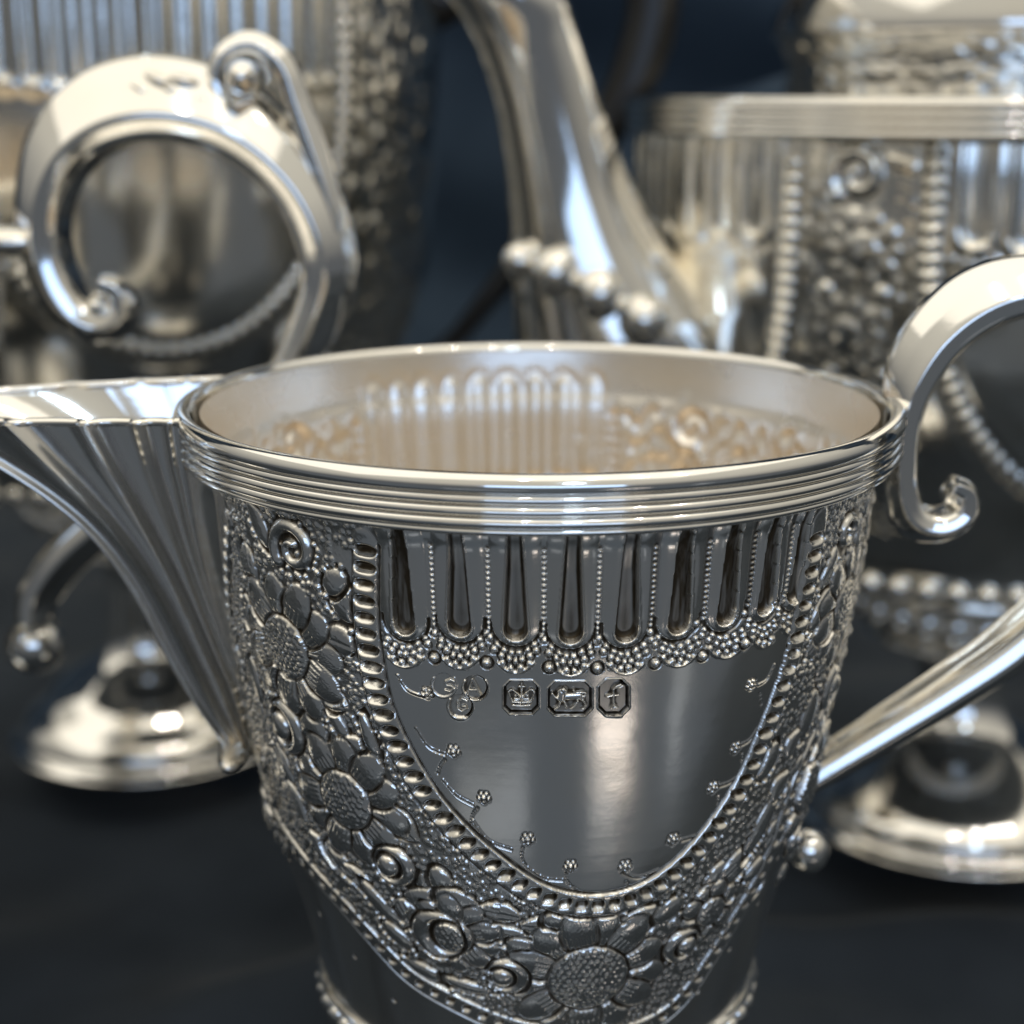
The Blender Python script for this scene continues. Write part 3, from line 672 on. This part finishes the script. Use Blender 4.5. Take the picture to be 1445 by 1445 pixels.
    # lip edge: small rolled wire following the scallops
    E = (A[0] + B[0]) / 2; nseg = 10; r = .06; V = []
    tg = np.gradient(E, axis=0); tg /= np.linalg.norm(tg, axis=1, keepdims=True)
    up = np.array([0, 0, 1.]); sd = np.cross(tg, up); sd /= np.linalg.norm(sd, axis=1, keepdims=True)
    for k in range(nseg): a = 2 * PI * k / nseg; V.append(E + r * (math.cos(a) * sd * 1.1 + math.sin(a) * up * .8))
    V = np.stack(V, 1).reshape(-1, 3)
    part('lip_edge', mesh_np('lip_edge', V, grid_faces(nu, nseg, True)), M_POLISH, sp)
    part('lip_tail', ellipsoid_mesh('lip_tail', .2, .75, .15, 24, 14), M_SILVER, sp, loc=(-3.5, -.30, H - 4.05))
build_spout()

# ------------------------------------------------------------------ strap handles
def strap(name, pts, Y, mat, parent, k=1., loc=(0, 0, 0), label=None, sub=6):
    """pts: (px, py, dome, width) along the middle of the front face; Y the depth plane"""
    Q = []
    for p in pts: xw, zw = on_plane(p[0], p[1], Y); Q.append((xw, zw, p[2], p[3]))
    Q = catmull(Q, sub); n = len(Q); d = np.gradient(Q[:, :2], axis=0); d /= np.linalg.norm(d, axis=1, keepdims=True) + 1e-9
    nrm = np.stack([-d[:, 1], d[:, 0]], -1)      # left of travel: the outside
    base = np.array([(-.17, -.30), (-.14, -.38), (-.05, -.42), (.05, -.44), (.10, -.46), (.135, -.44), (.17, -.40), (.28, -.30), (.42, -.14), (.46, 0), (.42, .14), (.28, .30), (.17, .40), (.10, .46), (-.05, .42), (-.14, .38), (-.17, .30), (-.10, .15), (-.08, 0), (-.10, -.15)])
    V = np.zeros((n, len(base), 3))
    for i in range(n):
        s = base.copy() * k; o = s[:, 0] > .12 * k; s[o, 0] = .12 * k + (s[o, 0] - .12 * k) * Q[i, 2]; s = s * Q[i, 3]
        V[i, :, 0] = Q[i, 0] + nrm[i, 0] * s[:, 0]; V[i, :, 1] = Y + s[:, 1] + .44 * k * Q[i, 3]; V[i, :, 2] = Q[i, 1] + nrm[i, 1] * s[:, 0]
    V = V.reshape(-1, 3) - np.array(loc); m = len(base)
    F = grid_faces(n, m, True)
    c0 = V[:m].mean(0); c1 = V[-m:].mean(0); V = np.concatenate([V, [c0, c1]])
    caps = [(j, (j + 1) % m, n * m, n * m) for j in range(m)]
    me = mesh_np(name, V, F)
    import bmesh
    bm = bmesh.new(); bm.from_mesh(me); bm.verts.ensure_lookup_table()
    for s0, c in ((0, n * m), ((n - 1) * m, n * m + 1)):
        for j in range(m):
            f = bm.faces.new((bm.verts[s0 + j], bm.verts[s0 + (j + 1) % m], bm.verts[c])); f.smooth = True
    bmesh.ops.recalc_face_normals(bm, faces=bm.faces); bm.to_mesh(me); bm.free()
    return part(name, me, mat, parent, label)
jh = strap('handle', [(1350, 690, .3, .55), (1369, 702, .4, .62), (1364, 730, .6, .7), (1333, 745, .7, .78), (1300, 735, .7, .85), (1283, 700, .4, .85), (1281, 650, .25, .85), (1287, 600, .5, .85), (1306, 548, 1.1, .9), (1345, 492, 1.35, .95), (1400, 450, 1.4, 1), (1460, 430, 1.3, 1), (1530, 432, 1.2, 1), (1600, 468, 1, 1),
                      (1645, 540, .9, 1), (1650, 630, .9, 1), (1615, 730, .9, 1), (1545, 820, .9, 1), (1445, 915, .9, 1.0), (1350, 980, .9, .92), (1260, 1035, .9, .84), (1180, 1083, .9, .75), (1120, 1120, .8, .7)], -.35, M_POLISH, jug, .92)
xw, zw = on_plane(1143, 1205, 0)
part('handle_ball', ellipsoid_mesh('handle_ball', .25, .25, .27, 32, 20), M_POLISH, jh, loc=(xw, .1, zw))
part('scroll_boss', ellipsoid_mesh('scroll_boss', .16, .36, .16, 24, 16), M_POLISH, jh, loc=(*[on_plane(1350, 700, 0)[0], 0.05], on_plane(1350, 700, 0)[1]))

# ================================================================== SUGAR BOWL (its handle fills the upper left)
SY = 5.0
scx = on_plane(5, 500, SY)[0] - 4.9
bowl = thing('sugar_bowl', 'silver sugar bowl at the left edge of which mainly the tall scroll handle shows', 'bowl', (scx, SY, 0))
z_r = on_plane(5, 330, SY)[1]
lathe('bowl_body', [(4.7, z_r), (4.75, z_r - .5), (4.72, z_r - 1.5), (4.6, z_r - 3), (4.2, z_r - 4.6), (3.7, z_r - 5.6), (3.4, z_r - 6.3), (2.2, z_r - 7), (1.1, z_r - 7.6)], M_SILVER, bowl)
lathe('lining', [(4.72, z_r), (4.6, z_r - .2), (4.5, z_r - 3), (3.6, z_r - 5.4), (.1, z_r - 6.3)], M_GILT, bowl)
for q in range(4): ring('reed', 4.82, z_r - .09 - .15 * q, .085, bowl)
lathe('foot', [(1.1, z_r - 7.6), (.9, z_r - 8.3), (1.2, z_r - 9.2), (2.4, z_r - 10.2), (2.9, z_r - 10.8), (2.9, .02), (.1, .02)], M_POLISH, bowl)
sh = strap('handle', [(136, 404, .2, .55), (160, 414, .3, .62), (164, 440, .5, .68), (136, 456, .7, .75), (102, 441, .8, .8), (74, 400, .8, .85), (58, 345, .8, .88), (62, 285, 1., .92), (92, 226, 1.4, .96), (145, 190, 1.7, 1), (212, 177, 1.75, 1), (285, 188, 1.6, 1), (350, 222, 1.3, 1), (402, 275, 1.1, 1),
                      (433, 335, 1., .98), (443, 395, .95, .95), (428, 455, .9, .92), (400, 520, .9, .9), (350, 590, .9, .9), (280, 645, .9, .88), (200, 690, .9, .86), (130, 738, .9, .84), (72, 790, .9, .8), (36, 845, .9, .72), (34, 885, .9, .6)],
           SY - .5, M_POLISH, bowl, 1.34, loc=(scx, SY, 0), label='broad C-shaped scroll handle')
def rel(px, py, Y, c): a = on_plane(px, py, Y); return (a[0] - c[0], Y - c[1], a[1] - c[2])
cB = (scx, SY, 0)
part('handle_ball', ellipsoid_mesh('handle_ball', .44, .44, .44, 40, 24), M_POLISH, sh, loc=rel(50, 908, SY, cB))
part('scroll_boss', ellipsoid_mesh('scroll_boss', .2, .6, .2, 32, 18), M_POLISH, sh, loc=rel(147, 426, SY, cB))
part('rim_joint', ellipsoid_mesh('rim_joint', .75, .45, .22, 32, 18), M_POLISH, sh, loc=rel(12, 340, SY, cB))
ts = strap('thumb_scroll', [(476, 370, 1, .15), (468, 315, 1, .42), (452, 262, 1, .66), (432, 208, 1, .78), (412, 150, 1, .72), (392, 95, 1, .7), (352, 66, 1, .66), (315, 82, 1, .6), (305, 118, 1, .52), (325, 145, .9, .44), (356, 138, .8, .4)][::-1], SY - .3, M_POLISH, sh, .75, loc=cB)
# reverse winding keeps the dome on the outside of the curl
part('thumb_boss', ellipsoid_mesh('thumb_boss', .27, .45, .27, 32, 18), M_POLISH, ts, loc=rel(345, 110, SY - .2, cB))
for q, (px_, py_, a_) in enumerate([(205, 122, .3), (245, 122, .25), (285, 135, -.1), (318, 150, -.3), (262, 108, .0), (228, 108, .2)]):
    part('acanthus_leaf', ellipsoid_mesh('acanthus_leaf', .26, .28, .10, 20, 12), M_SILVER, sh, loc=rel(px_, py_ + 6, SY - .1, cB)).rotation_euler = (0, a_ + .2, 0)
for px_, py_ in [(440, 240), (455, 290), (463, 330)]:
    part('acanthus_leaf', ellipsoid_mesh('acanthus_leaf', .14, .3, .26, 20, 12), M_SILVER, sh, loc=rel(px_ + 8, py_, SY, cB)).rotation_euler = (0, -.35, 0)

# ================================================================== THE TWO POTS BEHIND
def pot_base(pot, rb, zb, foot_r):
    lathe('underside', [(rb, zb), (rb - .15, zb - .2), (rb - 1.2, zb - .55), (2.6, zb - .85), (2.1, zb - 1.1)], M_POLISH, pot, 128)
    n = int(2 * PI * rb / .5); bm = ellipsoid_mesh('bead', .2, .2, .2, 16, 12)
    for q in range(n): a = 2 * PI * q / n; part('bead', bm, M_POLISH, pot, loc=((rb + .02) * math.cos(a), (rb + .02) * math.sin(a), zb))
    g = ellipsoid_mesh('gadroon', .22, .34, .24, 16, 12)
    for q in range(26):
        a = 2 * PI * q / 26; o = part('gadroon', g, M_POLISH, pot, loc=(2.35 * math.cos(a), 2.35 * math.sin(a), zb - 1.4)); o.rotation_euler = (.0, .55, a)
        o.rotation_euler = (.65, 0, a)
    lathe('collar', [(2.1, zb - 1.1), (2.3, zb - 1.4), (2.0, zb - 1.75), (1.7, zb - 1.9), (1.95, zb - 2.05), (1.95, zb - 2.2), (1.4, zb - 2.35), (1.0, zb - 2.6), (.85, zb - 3.1)], M_POLISH, pot, 96)
    lathe('foot', [(.85, zb - 3.1), (.9, 2.4), (1.15, 1.95), (1.6, 1.65), (2.1, 1.32), (foot_r - .45, .95), (foot_r - .15, .68), (foot_r, .45), (foot_r - .03, .3), (foot_r + .06, .2), (foot_r + .06, .0), (.1, .02)], M_POLISH, pot, 160)

def pot_body(pot, prof, zt, vmax, ncols, nrows, panels, fields, k):
    P = catmull(prof, 8); rf = lambda v: np.interp(v, P[:, 0], P[:, 1])
    thp = cols([(-PI, D(-100), 30), (D(-100), D(100), ncols), (D(100), PI, 30)]); vp = np.linspace(prof[0][0], vmax, nrows)
    Rp = Relief(thp, vp, rf)
    for f in fields: fieldfill(Rp, *f)
    Rp.H *= .75
    for p in panels: panel(Rp, *p)
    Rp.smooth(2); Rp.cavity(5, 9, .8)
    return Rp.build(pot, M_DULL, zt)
# right: teapot, facing round to the left
TX, TY = 8.8, 31.2 - 18.03
zt = 13.62
tea = thing('teapot', 'large silver teapot behind the jug at right with its spout curving up towards the middle', 'teapot', (TX, TY, 0))
pot_body(tea, [(0, 6.72), (.6, 6.75), (2, 6.72), (3.5, 6.5), (5, 6.0), (6.4, 5.2), (7.2, 4.85), (7.62, 4.8)], zt, 7.6, 620, 240,
         [(D(7), D(31), .05, 1.55, 6.0, 9, .8), (D(-75), D(31), .05, 1.55, 6.0, 9, .8)],
         [(D(-34), D(8), .05, 6.6, .9, 90), (D(48), D(9), .05, 6.6, .9, 50)], 1.)
lathe('rim_band', [(6.7, zt - .02), (6.9, zt + .02), (6.9, zt + .58), (6.7, zt + .62), (5.6, zt + .72), (4.7, zt + .85), (4.15, zt + 1.02)], M_POLISH, tea, 200, 5)
for q in range(4): ring('reed', 6.93, zt + .07 + .145 * q, .08, tea)
thn = np.linspace(-PI, PI, 360, endpoint=False); vn = np.linspace(0, .75, 44)
Rn = Relief(thn, vn, lambda v: 4.05 + .1 * np.cos(v * 6)); Rn.parts[0]['name'] = 'neck'
for q in range(260): Rn.blob(random.uniform(-1.8, 1.8), random.uniform(.05, .7), random.uniform(.06, .2), random.uniform(.05, .1), random.uniform(0, 3), h=.055, moat=.03)
Rn.smooth(2); Rn.cavity(4, 8, .8); Rn.build(tea, M_DULL, zt + 1.65)
ld = lathe('lid', [(4.0, zt + 1.6), (4.25, zt + 1.66), (4.3, zt + 1.8), (4.2, zt + 2.2), (4.0, zt + 2.7), (3.7, zt + 3.2), (3.85, zt + 3.3), (3.5, zt + 3.6), (2.6, zt + 4.2), (1.4, zt + 4.6), (.3, zt + 4.8), (.05, zt + 4.8)], M_POLISH, tea, 160)
part('finial', ellipsoid_mesh('finial', .5, .5, .6, 32, 20), M_POLISH, ld, loc=(0, 0, zt + 5.3))
pot_base(tea, 4.8, 6.0, 3.05)
def tea_spout():
    SYp = 9.8
    lv = [(-60, 598, 735), (0, 648, 792), (60, 678, 815), (130, 700, 838), (200, 712, 862), (270, 719, 888), (340, 722, 922), (400, 724, 958), (450, 726, 992), (500, 728, 1032), (560, 732, 1085), (620, 745, 1140), (680, 770, 1190)]
    Pn = []
    for y, a, b in lv:
        xa, z1 = on_plane(a, y, SYp); xb, z2 = on_plane(b, y, SYp); Pn.append(((xa + xb) / 2, z1, (xb - xa) / 2))
    Pn = catmull(Pn, 6); n = 64; th = np.linspace(0, 2 * PI, n, endpoint=False); V = []
    for i, (x, z, r) in enumerate(Pn):
        ry = min(r * .85, 1.5); ridge = 1 + 0 * th
        V.append(np.stack([x + r * np.cos(th), SYp + i / len(Pn) * 1.2 + ry * np.sin(th) * ridge, z + .25 * np.cos(th) * r + 0 * th], -1))
    V = np.array(V).reshape(-1, 3) - np.array([TX, TY, 0])
    sp = part('spout', mesh_np('spout', V, grid_faces(len(Pn), n, True)[:, ::-1]), M_POLISH, tea, 'smooth curved spout broadening to its root')
    lob = ellipsoid_mesh('lobe', .40, .42, .42, 28, 18)
    for px_, py_, s in [(733, 368, .75), (783, 385, 1), (846, 415, 1.05), (908, 452, 1.05)]:
        c = rel(px_, py_, SYp - .75 + (0 if px_ > 740 else .6), (TX, TY, 0)); o = part('lobe', lob, M_POLISH, sp, loc=c); o.scale = (s, s, s)
tea_spout()

# left: tall coffee pot
CX, CY = -8.6, 35.3 - 18.03
coff = thing('coffee_pot', 'tall silver coffee pot behind the scroll handle at left with a row of upright flutes', 'coffee pot', (CX, CY, 0))
zc = 20.0
pot_body(coff, [(0, 6.9), (2, 6.85), (4, 6.8), (6, 6.75), (8, 6.62), (9.5, 6.45), (10.8, 6.0), (12, 5.5), (13.2, 5.0)], zc, 13.2, 560, 330,
         [(D(20), D(31), 2.3, 5.42, 10.3, 14, .9)], [(D(66), D(14), 2., 12, 1.1, 120), (D(-26), D(14), 2., 12, 1., 60), (D(20), D(34), 10.9, 12.6, .7, 60)], 1.)
lathe('shoulder', [(6.9, zc), (6.6, zc + .4), (5.0, zc + 1.2), (3.4, zc + 2.4)], M_POLISH, coff)
pot_base(coff, 4.95, 6.8, 2.9)
# ebony loop handle of the coffee pot
def tube(name, pts, Y, mat, parent, c):
    Q = [];
    for p in pts: x_, z_ = on_plane(p[0], p[1], Y); x2, _ = on_plane(p[0] + p[2], p[1], Y); Q.append((x_ - c[0], z_ - c[2], x2 - x_))
    Q = catmull(Q, 8); d = np.gradient(Q[:, :2], axis=0); d /= np.linalg.norm(d, axis=1, keepdims=True); n = 20; V = []
    for k in range(n): a = 2 * PI * k / n; V.append(np.stack([Q[:, 0] - d[:, 1] * Q[:, 2] * math.cos(a), 0 * Q[:, 0] + (Y - c[1]) + Q[:, 2] * .7 * math.sin(a), Q[:, 1] + d[:, 0] * Q[:, 2] * math.cos(a)], -1))
    return part(name, mesh_np(name, np.stack(V, 1).reshape(-1, 3), grid_faces(len(Q), n, True)), mat, parent)
tube('handle', [(560, 30, 36), (640, -8, 34), (720, -90, 34), (820, -140, 36), (905, -90, 38), (922, 0, 38), (905, 80, 36), (868, 160, 30), (810, 255, 25), (745, 350, 20), (690, 420, 16), (640, 480, 14), (585, 520, 14)], CY + .2, M_EBONY, coff, (CX, CY, 0))
